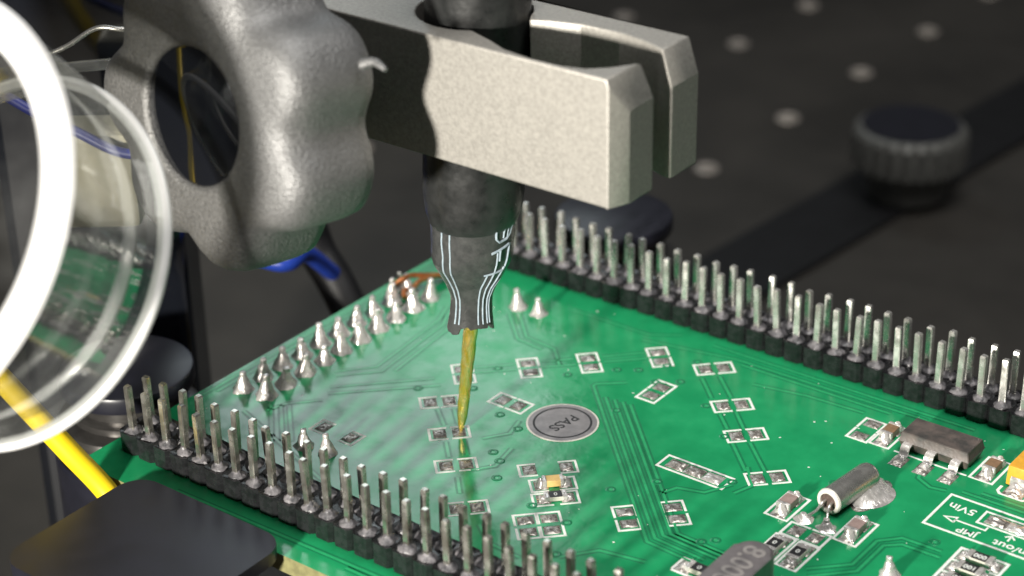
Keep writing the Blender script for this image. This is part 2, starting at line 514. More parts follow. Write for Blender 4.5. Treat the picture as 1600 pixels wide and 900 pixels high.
# via rings and stray test dots
via_me = lathe_mesh('via', [(0.17, 0.014), (0.20, 0.03), (0.42, 0.03), (0.46, 0.014)], 20, close='loop')
viac_me = lathe_mesh('via_core', [(0.17, 0.004), (0.17, 0.012), (0, 0.012)], 14)
for x, y in ((29.4, 28.8), (22.3, 31.4), (25.4, 34.7), (28.6, 38.0), (31.2, 36.2), (24.3, 21.4), (21.6, 22.4), (26.2, 16.4), (36.2, 18.2), (38.0, 8.2),
             (36.1, 12.2), (35.3, 34.0), (39.3, 30.6), (30.5, 40.1), (29.4, 34.9), (60.9, 26.7), (43.6, 24.9), (38.6, 21.4), (47.0, 17.0), (46.2, 16.2),
             (16.5, 28.7), (16.9, 24.6), (12.9, 21.8), (27.6, 14.2), (24.9, 17.2), (32.4, 12.6), (50.4, 29.6), (27.0, 35.8)):
    h = link('via', via_me, 'gap', pcb, (x, y, 0))
    link('via_core', viac_me, 'trace', h)

# ---- tinned pads and silkscreen
def pad_mesh(name, sx, sy, seed, h=0.16, n=9):
    r = random.Random(seed)
    off = Vector((r.uniform(0, 50), r.uniform(0, 50), 0))
    bm = bmesh.new()
    g = []
    for i in range(n):
        row = []
        for j in range(n):
            x, y = (i / (n - 1) - .5), (j / (n - 1) - .5)
            e = (1 - (2 * abs(x)) ** 4) * (1 - (2 * abs(y)) ** 4)
            z = 0.02 + h * e * (0.45 + 0.9 * (noise.noise(Vector((x * 3.2, y * 3.2, 0)) + off) + 0.25))
            row.append(bm.verts.new((x * sx, y * sy, max(0.022, z))))
        g.append(row)
    for i in range(n - 1):
        for j in range(n - 1):
            bm.faces.new((g[i][j], g[i + 1][j], g[i + 1][j + 1], g[i][j + 1]))
    edge = [g[i][0] for i in range(n)] + [g[n - 1][j] for j in range(1, n)] + [g[i][n - 1] for i in range(n - 2, -1, -1)] + [g[0][j] for j in range(n - 2, 0, -1)]
    low = [bm.verts.new((v.co.x, v.co.y, 0.002)) for v in edge]
    for i in range(len(edge)):
        j = (i + 1) % len(edge)
        bm.faces.new((edge[i], edge[j], low[j], low[i]))
    return from_bm(name, bm, math.radians(60))
PADS = [pad_mesh('solder_pad', 1.12, 1.36, s) for s in range(8)]
SK = 0.020   # silkscreen height
def bracket_mesh(L, W, lw, gap, breaks=True):
    """C-shaped outline round the pad at +x of a pair of total size L x W"""
    x0, x1, y1 = gap / 2, L / 2, W / 2
    pts = [(x0, y1), (x1, y1), (x1, -y1), (x0, -y1), (x0, -y1 + lw), (x1 - lw, -y1 + lw), (x1 - lw, y1 - lw), (x0, y1 - lw)]
    bm = bmesh.new()
    a = [bm.verts.new((x, y, SK)) for x, y in pts]
    b = [bm.verts.new((x, y, 0.001)) for x, y in pts]
    for q in ((0, 1, 6, 7), (1, 2, 5, 6), (2, 3, 4, 5)):
        bm.faces.new([a[i] for i in q])
    for i in range(8):
        j = (i + 1) % 8
        bm.faces.new((a[i], a[j], b[j], b[i]))
    return from_bm('silkscreen_bracket', bm)
BR = bracket_mesh(3.62, 2.02, 0.21, 0.34)
BRW = bracket_mesh(3.80, 2.10, 0.22, 0.14)
def silk_line(pts, w=0.21, parent=None, name='silkscreen_line', closed=False):
    return link(name, ribbon_mesh(name, pts, w, 0.003, SK - 0.003), 'silk', parent or pcb)
def silk_box(u0, u1, v0, v1, w=0.21):
    for a, b in (((u0 - w / 2, v0), (u1 + w / 2, v0)), ((u0 - w / 2, v1), (u1 + w / 2, v1)), ((u0, v0 + w / 2), (u0, v1 - w / 2)), ((u1, v0 + w / 2), (u1, v1 - w / 2))):
        silk_line([a, b], w)
pc = [0]
def pad_pair(u, v, deg, br=None, sep=0.83, skip=()):
    a = math.radians(deg)
    for s in (0, 1):
        if s in skip:
            continue
        ang = a + s * PI
        link('silkscreen_bracket', br or BR, 'silk', pcb, (u, v, 0), ang)
        pc[0] += 1
        link('solder_pad', PADS[(pc[0] * 5) % 8], 'tin', pcb, (u + sep * math.cos(ang), v + sep * math.sin(ang), 0), ang)
for u, v in ((15.97, 21.07), (19.97, 17.44), (32.36, 40.01), (37.09, 35.41), (40.66, 31.86), (45.61, 27.13), (23.64, 13.78), (28.38, 9.25)):
    pad_pair(u, v, 45)
for u, v in ((14.56, 26.18), (18.75, 30.46), (22.62, 34.37), (27.19, 38.93), (39.59, 15.56), (42.34, 18.39),
             (34.55 - 0.95 * d45, 10.64 - 0.95 * d45), (34.55 + 0.95 * d45, 10.64 + 0.95 * d45)):
    pad_pair(u, v, -45)
for u, v in ((21.18, 24.51), (52.28, 21.81)):
    pad_pair(u, v, 0, BRW)
pad_pair(30.41, 33.57, 90, BRW)
pad_pair(12.10, 11.93, 0, bracket_mesh(4.9, 2.0, 0.2, 1.9), sep=1.5)
pad_pair(30.15, 17.81, 45, bracket_mesh(5.0, 1.95, 0.2, 1.9), sep=1.55)
pad_pair(31.92, 16.11, 45, bracket_mesh(3.9, 2.0, 0.2, 0.9), sep=1.0)
pad_pair(33.33, 14.54, 45, bracket_mesh(3.9, 2.0, 0.2, 0.5), sep=1.0)
# long three-pad jumper
silk_box(40.31 - 3.15, 40.31 + 3.15, 24.46 - 0.95, 24.46 + 0.95, 0.22)
for k, dx in enumerate((-1.75, 0, 1.75)):
    link('solder_pad', pad_mesh('solder_pad', 1.7, 1.35, 20 + k, h=0.30), 'solder' if k == 2 else 'tin', pcb, (40.31 + dx, 24.46, 0))

# ---- PASS sticker
st = node('pass_sticker', pcb, (26.84, 24.43, 0), 0, 'round silver PASS sticker with black ring')
link('sticker_base', lathe_mesh('sticker_base', [(3.14, 0.02), (3.14, 0.05), (2.95, 0.055), (0, 0.055)], 64), 'stickeredge', st)
link('sticker_face', lathe_mesh('sticker_face', [(2.98, 0.056), (2.98, 0.066), (0, 0.066)], 64), 'sticker', st)
link('printed_ring', lathe_mesh('printed_ring', [(2.38, 0.066), (2.38, 0.072), (2.56, 0.072), (2.56, 0.066)], 64, close='loop'), 'ink', st)
link('printed_word', text_mesh('printed_word', 'PASS', 1.46, 0.022, 0.003, sx=0.98), 'ink', st, (0.10, 0.0, 0.070), math.radians(-99))

# ---- pin headers
def tip_pin_mesh():
    bm = bmesh.new()
    a, b = 0.285, 0.20
    prof = [(a * 0.9, 1.7), (a, 2.2), (a, 6.05), (b, 6.22)]
    rings = [[bm.verts.new((x * r, y * r, z)) for x, y in ((1, 1), (-1, 1), (-1, -1), (1, -1))] for r, z in prof]
    for i in range(3):
        for k in range(4):
            bm.faces.new((rings[i][k], rings[i][(k + 1) % 4], rings[i + 1][(k + 1) % 4], rings[i + 1][k]))
    bm.faces.new(rings[-1])
    bm.faces.new(rings[0][::-1])
    bmesh.ops.bevel(bm, geom=[e for e in bm.edges if e.calc_length() > 2], offset=0.07, segments=2, affect='EDGES')
    return from_bm('pin', bm, math.radians(50))
PIN = tip_pin_mesh()
def block_mesh(seed):
    r = random.Random(seed)
    c = 0.34
    w, l0, l1 = 0.985, -1.0, 3.0
    pts = [(-w + c, l0), (w - c, l0), (w, l0 + c), (w, 1 - c), (w - c * .6, 1), (w, 1 + c), (w, l1 - c), (w - c, l1),
           (-w + c, l1), (-w, l1 - c), (-w, 1 + c), (-w + c * .6, 1), (-w, 1 - c), (-w, l0 + c)]
    bm = bmesh.new()
    n = len(pts)
    rings = []
    for s, z in ((0.97, 0.03), (1.0, 0.25), (1.0, 1.8), (1.03, 1.98)):
        rings.append([bm.verts.new((x * s, 1 + (y - 1) * (s if s < 1.02 else 1.015), z + (r.uniform(-.06, .08) if z > 1.9 else 0))) for x, y in pts])
    for a, b in zip(rings, rings[1:]):
        for i in range(n):
            bm.faces.new((a[i], a[(i + 1) % n], b[(i + 1) % n], b[i]))
    # the top sinks towards the middle and is rough
    inn = [bm.verts.new((v.co.x * 0.72 + r.uniform(-.05, .05), 1 + (v.co.y - 1) * 0.82, 1.86 + r.uniform(-.08, .08))) for v in rings[-1]]
    for i in range(n):
        bm.faces.new((rings[-1][i], rings[-1][(i + 1) % n], inn[(i + 1) % n], inn[i]))
    bm.faces.new(inn)
    bm.faces.new(rings[0][::-1])
    return from_bm('housing_block', bm, math.radians(25))
BLOCKS = [block_mesh(40 + k) for k in range(5)]
def flux_mesh(seed):
    """lumpy collar of flux at the foot of a pin"""
    bm = bmesh.new()
    r = random.Random(seed)
    n = 14
    rings = []
    for rad, z in ((0.80, 1.84), (0.72, 2.0), (0.45, 2.12), (0.30, 2.36), (0.24, 2.5)):
        rings.append([bm.verts.new((rad * math.cos(2 * PI * k / n) * r.uniform(.82, 1.15), rad * math.sin(2 * PI * k / n) * r.uniform(.82, 1.15), z + r.uniform(-.05, .07))) for k in range(n)])
    for a, b in zip(rings, rings[1:]):
        for k in range(n):
            bm.faces.new((a[k], a[(k + 1) % n], b[(k + 1) % n], b[k]))
    bm.faces.new(rings[-1])
    return from_bm('flux_residue', bm, math.radians(60))
FLUX = [flux_mesh(60 + k) for k in range(5)]
def header(u0, v0, count, label, pinmat, seed):
    r = random.Random(seed)
    h = node('pin_header', pcb, (u0, v0, 0), 0, label)
    for i in range(count):
        link('housing_block', BLOCKS[r.randrange(5)], 'housing', h, (i * 2.0, 0, 0))
        for j in (0, 1):
            me = PIN
            if pinmat != 'pin':
                me = PIN2
            p = link('pin', me, pinmat, h, (i * 2.0 + r.uniform(-.05, .05), j * 2.0 + r.uniform(-.05, .05), 0))
            p.rotation_euler = (r.gauss(0, .017), r.gauss(0, .017), r.uniform(-.15, .15))
            p.location.z = r.uniform(-.10, .10)
            if pinmat == 'pin' and i == 17 and j == 0:
                p.rotation_euler = (0.0, -0.055, 0)
            f = link('flux_residue', FLUX[r.randrange(5)], 'flux', h, (i * 2.0, j * 2.0, r.uniform(-.06, .03)), r.uniform(0, 6))
PIN2 = PIN.copy()
header(0.0, 0.0, 29, 'pin header of brownish silver pins along the near edge of the board', 'pin_brass', 3)
header(1.29, 45.96, 42, 'pin header of bright pins along the far edge of the board', 'pin', 4)

# ---- soldered through-hole joints
def joint_mesh(seed):
    r = random.Random(seed)
    off = Vector((seed * 3.7, seed * 1.3, 0))
    bm = bmesh.new()
    n = 18
    prof = [(0.95, 0.0), (0.86, 0.14), (0.73, 0.38), (0.61, 0.66), (0.51, 0.95), (0.43, 1.25), (0.37, 1.52), (0.31, 1.62), (0.31, 1.9), (0.30, 2.18), (0.22, 2.24)]
    rings = []
    lean = Vector((r.uniform(-.07, .07), r.uniform(-.07, .07), 0))
    ph = r.uniform(0, 6)
    for rad, z in prof:
        ring = []
        for k in range(n):
            a = 2 * PI * k / n
            f = 1 + 0.17 * abs(math.sin(2.5 * a + ph)) * (1 if z < 1.5 else 0.2) - 0.05 + (0.24 if z < 1.55 else 0.05) * noise.noise(Vector((math.cos(a) * 1.4, math.sin(a) * 1.4, z * 1.1)) + off)
            ring.append(bm.verts.new(Vector((rad * f * math.cos(a), rad * f * math.sin(a), z + (0.1 * noise.noise(Vector((a, z, seed))) if z > 0.1 else 0))) + lean * z))
        rings.append(ring)
    for a, b in zip(rings, rings[1:]):
        for k in range(n):
            bm.faces.new((a[k], a[(k + 1) % n], b[(k + 1) % n], b[k]))
    bm.faces.new(rings[-1])
    bm.faces.new(rings[0][::-1])
    return from_bm('solder_joint', bm, math.radians(50))
JO = [joint_mesh(s) for s in range(6)]
ring_me = lathe_mesh('pad_ring', [(0.80, 0.002), (0.80, 0.016), (1.0, 0.016), (1.0, 0.002)], 24, close='loop')
spots = [(2.84, 12.95 + k * 2.54) for k in range(10)] + [(0.42, 12.6 + k * 2.54) for k in range(10)]
spots += [(10.8, 39.23), (13.27, 39.39), (11.26, 8.64), (13.61, 8.94), (60.1, 20.9)]
rr = random.Random(11)
for k, (u, v) in enumerate(spots):
    j = link('solder_joint', JO[rr.randrange(6)], 'solder', pcb, (u + rr.uniform(-.05, .05), v + rr.uniform(-.05, .05), 0), rr.uniform(0, 6.28))
    s = rr.uniform(.92, 1.08) * (0.86 if k >= 20 else 1)
    j.scale = (s, s, rr.uniform(.78, .98) * (0.92 if k >= 20 else 1))
    link('pad_ring', ring_me, 'gap', j)
# copper wires soldered to three far joints
link('copper_wire', tube_mesh('copper_wire', [(2.4, 32.6, 1.3), (1.7, 33.4, 1.5), (1.6, 34.6, 1.2), (1.1, 36.6, 1.1), (1.2, 39.0, 0.7), (1.8, 41.5, 0.5)], 0.26), 'copper', pcb)
link('copper_wire', tube_mesh('copper_wire', [(0.2, 33.4, 1.6), (0.5, 34.6, 1.9), (0.4, 36.0, 1.7), (1.0, 37.6, 1.2), (1.9, 39.8, 0.6)], 0.26), 'copper', pcb)
link('flux_blob', JO[2], 'bead', pcb, (0.35, 33.0, 0.7)).scale = (.7, .8, .85)
link('flux_blob', JO[4], 'bead', pcb, (0.2, 34.6, 0.8)).scale = (.6, .6, .8)

# ---- voltage regulator
reg = node('voltage_regulator', pcb, (55.3, 38.85, 0), 0, 'black voltage regulator chip with three solder-coated leads')
bm = bmesh.new()
prof = [(2.95, 1.30, 0.14), (3.16, 1.52, 0.85), (3.20, 1.56, 0.92), (3.16, 1.52, 1.00), (3.02, 1.38, 1.68), (2.96, 1.32, 1.74)]
rings = [[bm.verts.new((sx * x, sy * y, z)) for sx, sy in ((1, 1), (-1, 1), (-1, -1), (1, -1))] for x, y, z in prof]
for a, b in zip(rings, rings[1:]):
    for k in range(4):
        bm.faces.new((a[k], a[(k + 1) % 4], b[(k + 1) % 4], b[k]))
bm.faces.new(rings[-1]); bm.faces.new(rings[0][::-1])
bmesh.ops.bevel(bm, geom=[e for e in bm.edges if abs(e.verts[0].co.z - e.verts[1].co.z) > .3], offset=.06, segments=2, affect='EDGES')
link('chip_body', from_bm('chip_body', bm, math.radians(30)), 'epoxy', reg)
def strip_mesh(name, prof, w, t):
    """bent metal strip: prof in (y, z), width w along x, thickness t"""
    P = [Vector(p) for p in prof]
    up, lo = [], []
    for i, p in enumerate(P):
        d = (P[min(i + 1, len(P) - 1)] - P[max(i - 1, 0)]).normalized()
        nn = Vector((-d.y, d.x))
        up.append(p + nn * t / 2); lo.append(p - nn * t / 2)
    poly = up + lo[::-1]
    N = len(poly); n = len(P)
    bm = bmesh.new()
    A = [bm.verts.new((-w / 2, q.x, q.y)) for q in poly]
    B = [bm.verts.new((w / 2, q.x, q.y)) for q in poly]
    for i in range(N):
        j = (i + 1) % N
        bm.faces.new((A[i], A[j], B[j], B[i]))
    for i in range(n - 1):
        bm.faces.new((A[i], A[i + 1], A[N - 2 - i], A[N - 1 - i]))
        bm.faces.new((B[i], B[N - 1 - i], B[N - 2 - i], B[i + 1]))
    return from_bm(name, bm, math.radians(50))
LEAD = strip_mesh('lead', [(0.05, 0.90), (-0.45, 0.90), (-0.68, 0.82), (-0.82, 0.55), (-0.92, 0.28), (-1.10, 0.16), (-1.75, 0.12)], 0.80, 0.16)
rp = pad_mesh('solder_pad', 1.25, 1.7, 71, h=0.22)
rs = pad_mesh('lead_solder', 0.9, 1.0, 75, h=0.55)
for x in (-2.2, 0.0, 2.25):
    l = link('lead', LEAD, 'solder', reg, (x, -1.45, 0))
    link('solder_pad', rp, 'tin', reg, (x, -3.2, 0))
    link('lead_solder', rs, 'solder', reg, (x, -3.0, 0))
link('lead', strip_mesh('lead', [(-.05, .90), (.45, .90), (.68, .82), (.82, .5), (.95, .2), (1.8, .12)], 3.1, 0.16), 'solder', reg, (0, 1.45, 0))
silk_line([(52.0, 36.9), (58.6, 36.9)], 0.2)
silk_line([(52.0, 40.75), (53.4, 40.75)], 0.2)

# ---- surface-mount chips
CAPB = box_mesh('ceramic_body', 1.5, 1.15, 0.72, 0.07)
CEND = box_mesh('end_cap', 0.42, 1.24, 0.79, 0.12)
FILL = pad_mesh('solder_fillet', 1.0, 1.3, 31, h=0.85)
def chip_cap(u, v, deg, body, scale=1.0, label=None):
    c = node('ceramic_capacitor', pcb, (u, v, 0.05), math.radians(deg), label)
    c.scale = (scale,) * 3
    b = CAPB.copy(); link('ceramic_body', b, body, c)
    for s in (-1, 1):
        link('end_cap', CEND, 'solder', c, (s * 0.88, 0, -0.02))
        link('solder_fillet', FILL, 'solder', c, (s * 1.22, 0, -0.03))
RES = box_mesh('resistor_body', 1.9, 1.05, 0.42, 0.04)
RTOP = box_mesh('resistor_coat', 1.15, 0.98, 0.03, 0.01)
REND = box_mesh('end_cap', 0.40, 1.10, 0.47, 0.06)
RFIL = pad_mesh('solder_fillet', 0.75, 1.0, 33, h=0.38)
def chip_res(u, v, deg, mark, scale=1.0, tdeg=0):
    c = node('chip_resistor', pcb, (u, v, 0.05), math.radians(deg))
    c.scale = (scale,) * 3
    link('resistor_body', RES, 'resbase', c)
    link('resistor_coat', RTOP, 'resistor', c, (0, 0, 0.42))
    for s in (-1, 1):
        link('end_cap', REND, 'solder', c, (s * 0.80, 0, -0.01))
        link('solder_fillet', RFIL, 'solder', c, (s * 1.15, 0, -0.03))
    link('marking', text_mesh('marking', mark, 0.66, 0.012, 0.004), 'silk', c, (0, 0, 0.458), math.radians(tdeg))
PADV = pad_mesh('solder_pad', 1.3, 1.5, 41)
def framed(u, v, w, l, deg_pads=90, sep=1.05, pads=True, lw=0.21):
    silk_box(u - w / 2 + lw / 2, u + w / 2 - lw / 2, v - l / 2 + lw / 2, v + l / 2 - lw / 2, lw)
    if pads:
        for s in (-1, 1):
            link('solder_pad', PADV, 'tin', pcb, (u, v + s * sep, 0), 0)
framed(49.1, 24.42, 2.2, 3.9); chip_cap(49.1, 24.55, 90, 'ceramic_pink', 0.95, 'pinkish chip capacitor left of the metal cylinder crystal')
framed(55.22, 24.45, 2.2, 3.9); chip_cap(55.22, 24.55, 90, 'ceramic_pink', 0.95, 'pinkish chip capacitor right of the metal cylinder crystal')
framed(51.2, 18.85, 1.95, 3.85); chip_res(51.2, 18.9, 90, '0', 1.0, 90)
framed(53.25, 18.85, 1.95, 3.85); chip_res(53.25, 18.9, 90, '0', 1.0, 90)
pad_pair(48.54, 38.5, 90, BRW, sep=1.15)
framed(50.55, 38.75, 2.0, 3.9); chip_cap(50.55, 38.95, 90, 'ceramic_brown', 0.92, 'brown chip capacitor left of the regulator')
framed(59.85, 38.75, 2.2, 3.9); chip_cap(59.95, 38.95, 90, 'ceramic_brown', 0.92, 'brown chip capacitor right of the regulator')
chip_cap(31.92, 16.11, 45, 'ceramic_tan', 0.82, 'tan chip capacitor beside two empty pads')
chip_res(33.33, 14.54, 45, '0', 0.92, 180)
silk_line([(46.3, 11.75), (50.2, 11.75)], 0.22); silk_line([(46.3, 11.86), (46.3, 13.5)], 0.22); silk_line([(46.19, 13.6), (47.3, 13.6)], 0.22)
link('solder_pad', PADV, 'tin', pcb, (47.05, 12.65, 0))
chip_res(48.3, 12.65, 0, '0', 1.0, 180)
# resistor bank at the lower right corner
silk_line([(62.95, 27.4), (62.95, 19.0)], 0.24); silk_line([(66.85, 27.4), (66.85, 19.0)], 0.24)
silk_line([(63.07, 27.28), (63.9, 27.28)], 0.24); silk_line([(65.8, 27.28), (66.73, 27.28)], 0.24)
for k in range(4):
    v = 26.35 - k * 1.78
    for s in (-1, 1):
        link('solder_pad', PADS[(k + 3 * s) % 8], 'tin', pcb, (64.9 + s * 1.22, v, 0))
    chip_res(64.9, v, 0, '000' if k != 1 else '100', 1.05, 180)
    if k < 3:
        silk_line([(63.07, v - 0.89), (63.7, v - 0.89)], 0.2)
        silk_line([(66.1, v - 0.89), (66.73, v - 0.89)], 0.2)
# tantalum capacitor
ta = node('tantalum_capacitor', pcb, (62.9, 39.2, 0), 0, 'orange tantalum capacitor at the right edge of the view')
link('tantalum_body', box_mesh('tantalum_body', 2.3, 3.5, 1.75, 0.10, 0.12, 0.06), 'tantal', ta)
LT = strip_mesh('lead', [(-1.70, 0.95), (-1.86, 0.85), (-1.90, 0.30), (-1.80, 0.10), (-1.2, 0.06)], 1.4, 0.12)
link('lead', LT, 'solder', ta)
link('lead', LT, 'solder', ta, rotz=PI)
link('lead_solder', pad_mesh('lead_solder', 1.5, 1.0, 44, h=0.6), 'solder', ta, (0, -2.2, 0))
link('solder_pad', pad_mesh('solder_pad', 1.7, 1.5, 45), 'tin', ta, (0, -2.35, 0))
silk_line([(61.6, 37.2), (61.6, 36.4), (61.9, 36.05), (63.9, 36.05), (64.2, 36.4), (64.2, 37.2)], 0.24)

# ---- cylinder crystal with two leads and its solder anchor
cy = node('cylinder_crystal', pcb, (52.2, 25.4, 1.12), 0, 'shiny metal cylinder crystal soldered down along one side')
ax = Vector((0.12, 1.0, 0.0)).normalized()
can = [(0.80, 0.0), (1.04, 0.0), (1.10, 0.06), (1.10, 5.2), (1.02, 5.55), (0.8, 5.75), (0, 5.8)]
link('crystal_can', lathe_mesh('crystal_can', [(0.78, 0.35), (0.78, 0.02)] + can[1:], 40, ax), 'can', cy)
link('can_rim', lathe_mesh('can_rim', [(0.74, -.02), (0.76, -.08), (1.02, -.08), (1.08, 0.0), (1.12, .16), (1.10, .2), (0.76, .2)], 40, ax, close='loop'), 'glassbead', cy)
link('bead_core', lathe_mesh('bead_core', [(0.76, 0.22), (0.76, 0.14), (0, 0.12)], 24, ax), 'beadcore', cy)
for sx, end in ((-0.32, (-1.15, -1.75, -1.0)), (0.32, (0.95, -1.85, -1.0))):
    link('lead', tube_mesh('lead', [(sx, 0.2, 0.0), (sx * 1.1, -0.5, -0.08), (sx * 1.6, -1.0, -0.5), end], 0.12, 10), 'pin', cy)
    b = link('lead_solder', JO[1 if sx < 0 else 3], 'solder', cy, (end[0], end[1], -1.12))
    b.scale = (0.85, 0.75, 0.22 if sx < 0 else 0.38)
bm = bmesh.new()
NS = 14
g = []
for i in range(NS):
    row = []
    for j in range(10):
        s = i / (NS - 1); t = j / 9
        y = 2.0 + s * 4.6
        w = 1.9 * math.sqrt(max(0.02, 1 - (2 * s - 1) ** 2)) + 0.25
        x = 0.9 + t * w + 0.12 * s * 4
        hgt = 1.25 * (1 - t) ** 1.6 * math.sin(PI * min(1, s * 0.9 + 0.08)) ** 0.5
        z = -1.10 + hgt + 0.16 * noise.noise(Vector((x * 1.8, y * 1.8, 3))) * (1 - t)
        row.append(bm.verts.new((x, y, max(z, -1.10))))
    g.append(row)
for i in range(NS - 1):
    for j in range(9):
        bm.faces.new((g[i][j], g[i + 1][j], g[i + 1][j + 1], g[i][j + 1]))
link('solder_anchor', from_bm('solder_anchor', bm, math.radians(60)), 'solder', cy)
link('anchor_pad', prism_mesh('anchor_pad', [(0.6 + 1.6 * math.cos(a), 0) for a in ()] or
     [(2.6 + 1.15 * math.cos(2 * PI * k / 24) - 1.0, 4.3 + 2.75 * math.sin(2 * PI * k / 24)) for k in range(24)], -1.11, -1.085), 'tin', cy)

# ---- flat crystal in the foreground
hc = node('crystal_oscillator', pcb, (52.65, 8.4, 0), 0, 'dull grey flat crystal can with engraved number')
def stadium(w, l, n=12):
    pts = []
    for k in range(n + 1):
        a = PI * k / n
        pts.append((w * math.cos(a), l + w * math.sin(a)))
    for k in range(n + 1):
        a = PI + PI * k / n
        pts.append((w * math.cos(a), -l + w * math.sin(a)))
    return pts
link('case', prism_mesh('case', stadium(1.62, 4.6), 0.3, 3.5, bevel=0.30, seg=3), 'hc49', hc)
link('flange', prism_mesh('flange', stadium(1.86, 4.75), 0.3, 0.75, bevel=0.08), 'can', hc)
link('base', prism_mesh('base', stadium(1.7, 4.4), 0.01, 0.3), 'resistor', hc)
link('marking', text_mesh('marking', '8.000', 2.5, 0.03, 0.008, align='LEFT'), 'engrave', hc, (0.02, 5.3, 3.507), math.radians(-90))

# ---- jumper legend box
bx0, bx1, by0, by1 = 58.9, 70.5, 28.7, 33.68
for a, b in (((bx0 - .11, by0), (bx1, by0)), ((bx0 - .11, by1), (bx1, by1)), ((bx0, by0 + .11), (bx0, by1 - .11))):
    silk_line([a, b], 0.22)
px0, px1, py0, py1 = 62.3, 68.0, 31.2, 33.02
for a, b in (((px0 - .1, py0), (px1, py0)), ((px0 - .1, py1), (px1, py1)), ((px0, py0 + .1), (px0, py1 - .1))):
    silk_line([a, b], 0.2)
for k in range(3):
    link('solder_pad', pad_mesh('solder_pad', 1.75, 1.3, 90 + k, h=0.3), 'tin' if k != 1 else 'solder', pcb, (63.6 + k * 1.75, 32.1, 0))
def silk_text(body, u, v, size, sx=1.0):
    link('silkscreen_text', text_mesh('silkscreen_text', body, size, 0.018, 0.006, sx=sx), 'silk', pcb, (u, v, 0.014), PI)
silk_text('5Vin', 60.55, 32.25, 1.22, 1.05)
silk_text('JMP', 62.3, 29.45, 1.05, 1.05)
silk_text('in/out', 66.0, 29.45, 1.16, 1.08)
silk_line([(60.75, 30.5), (63.35, 30.5), (63.35, 31.0)], 0.16)
silk_line([(60.8, 30.1), (60.8, 30.9), (59.85, 30.5), (60.8, 30.1)], 0.15)
silk_line([(65.4, 30.15), (65.4, 30.75)], 0.16); silk_line([(65.0, 30.55), (65.4, 30.95), (65.8, 30.55)], 0.16)
# small factory specks left on the mask
speck = mesh('flux_speck', [(-.12, -.08, .004), (.1, -.1, .004), (.14, .07, .004), (-.06, .1, .004), (0, 0, .03)], [(0, 1, 4), (1, 2, 4), (2, 3, 4), (3, 0, 4)])
r5 = random.Random(5)
for k in range(70):
    u, v = r5.uniform(0, 60), r5.uniform(4, 44)
    s = link('flux_speck', speck, 'silk' if k % 3 == 0 else 'bead', pcb, (u, v, 0), r5.uniform(0, 6))
    sc = r5.uniform(.35, 1.0); s.scale = (sc, sc * r5.uniform(.5, 1), .6)

# ------------------------------------------------------------------ probe
TIP = Vector((20.58, 18.26, 0.0))
RH = Vector((0.7958, 0.6055, 0)).normalized()
TC = Vector((0.6055, -0.7958, 0)).normalized()       # towards the camera side
probe = thing('test_probe', 'black contact probe with striped sleeve and gold needle touching a pad', 'probe', TIP)
def axis_pt(z):   # lean of the probe
    if z < 10:
        return RH * (1.12 * z / 10) + Vector((0, 0, z))
    return RH * (1.12 + (z - 10) * 0.046) + Vector((0, 0, z))
def lean_lathe(name, prof, n, flat=None, jitter=0.0, seed=0, cap=True):
    bm = bmesh.new()
    rings = []
    for i, (r, z) in enumerate(prof):
        c = axis_pt(z)
        fl = flat(z) if flat else 1.0
        ring = []
        for k in range(n):
            a = 2 * PI * k / n
            f = 1 + jitter * noise.noise(Vector((math.cos(a) * 1.2 + seed, math.sin(a) * 1.2, z * 1.3)))
            ring.append(bm.verts.new(c + RH * math.sin(a) * r * f + TC * math.cos(a) * r * f * fl))
        rings.append(ring)
    for a, b in zip(rings, rings[1:]):
        for k in range(n):
            bm.faces.new((a[k], a[(k + 1) % n], b[(k + 1) % n], b[k]))
    if cap:
        bm.faces.new(rings[0][::-1]); bm.faces.new(rings[-1])
    return from_bm(name, bm, math.radians(50))
npf = []
for k in range(40):
    z = 0.12 + k * (11.4 - 0.12) / 39
    r = 0.13 + 0.15 * min(1, z / 0.5) + 0.17 * min(1, max(0, (z - 0.6) / 1.1)) + 0.14 * min(1, max(0, (z - 2.0) / 6.0))
    npf.append((r, z))
link('gold_needle', lean_lathe('gold_needle', npf, 16, jitter=0.14, seed=4), 'gold', probe)
link('probe_body', lean_lathe('probe_body', [(3.2, 19.6), (3.62, 20.2), (3.95, 21.2), (4.12, 22.6), (4.15, 24.5), (4.15, 37.0), (4.15, 40), (4.3, 42), (4.3, 55)], 48, jitter=0.012), 'rubber', probe)
SP = [(1.98, 10.35), (1.92, 10.7), (1.78, 11.5), (1.72, 12.4), (1.76, 13.2), (2.1, 14.2), (2.75, 15.4), (3.2, 16.3), (3.38, 17.2), (3.45, 18.4), (3.52, 20.0), (3.60, 20.75)]
def sleeve_r(z):
    if z <= SP[0][1]:
        return SP[0][0]
    for (r0, z0), (r1, z1) in zip(SP, SP[1:]):
        if z <= z1:
            t = (z - z0) / (z1 - z0)
            return r0 + (r1 - r0) * t
    return SP[-1][0]
def sleeve_flat(z):
    return 0.62 + 0.38 * min(1, max(0, (z - 12.5) / 5.5))
bm = bmesh.new()
n = 56
rings = []
r8 = random.Random(8)
jag = [r8.uniform(-.28, .38) for _ in range(n)]
prof = [(sleeve_r(10.35 + k * 10.4 / 26), 10.35 + k * 10.4 / 26) for k in range(27)]
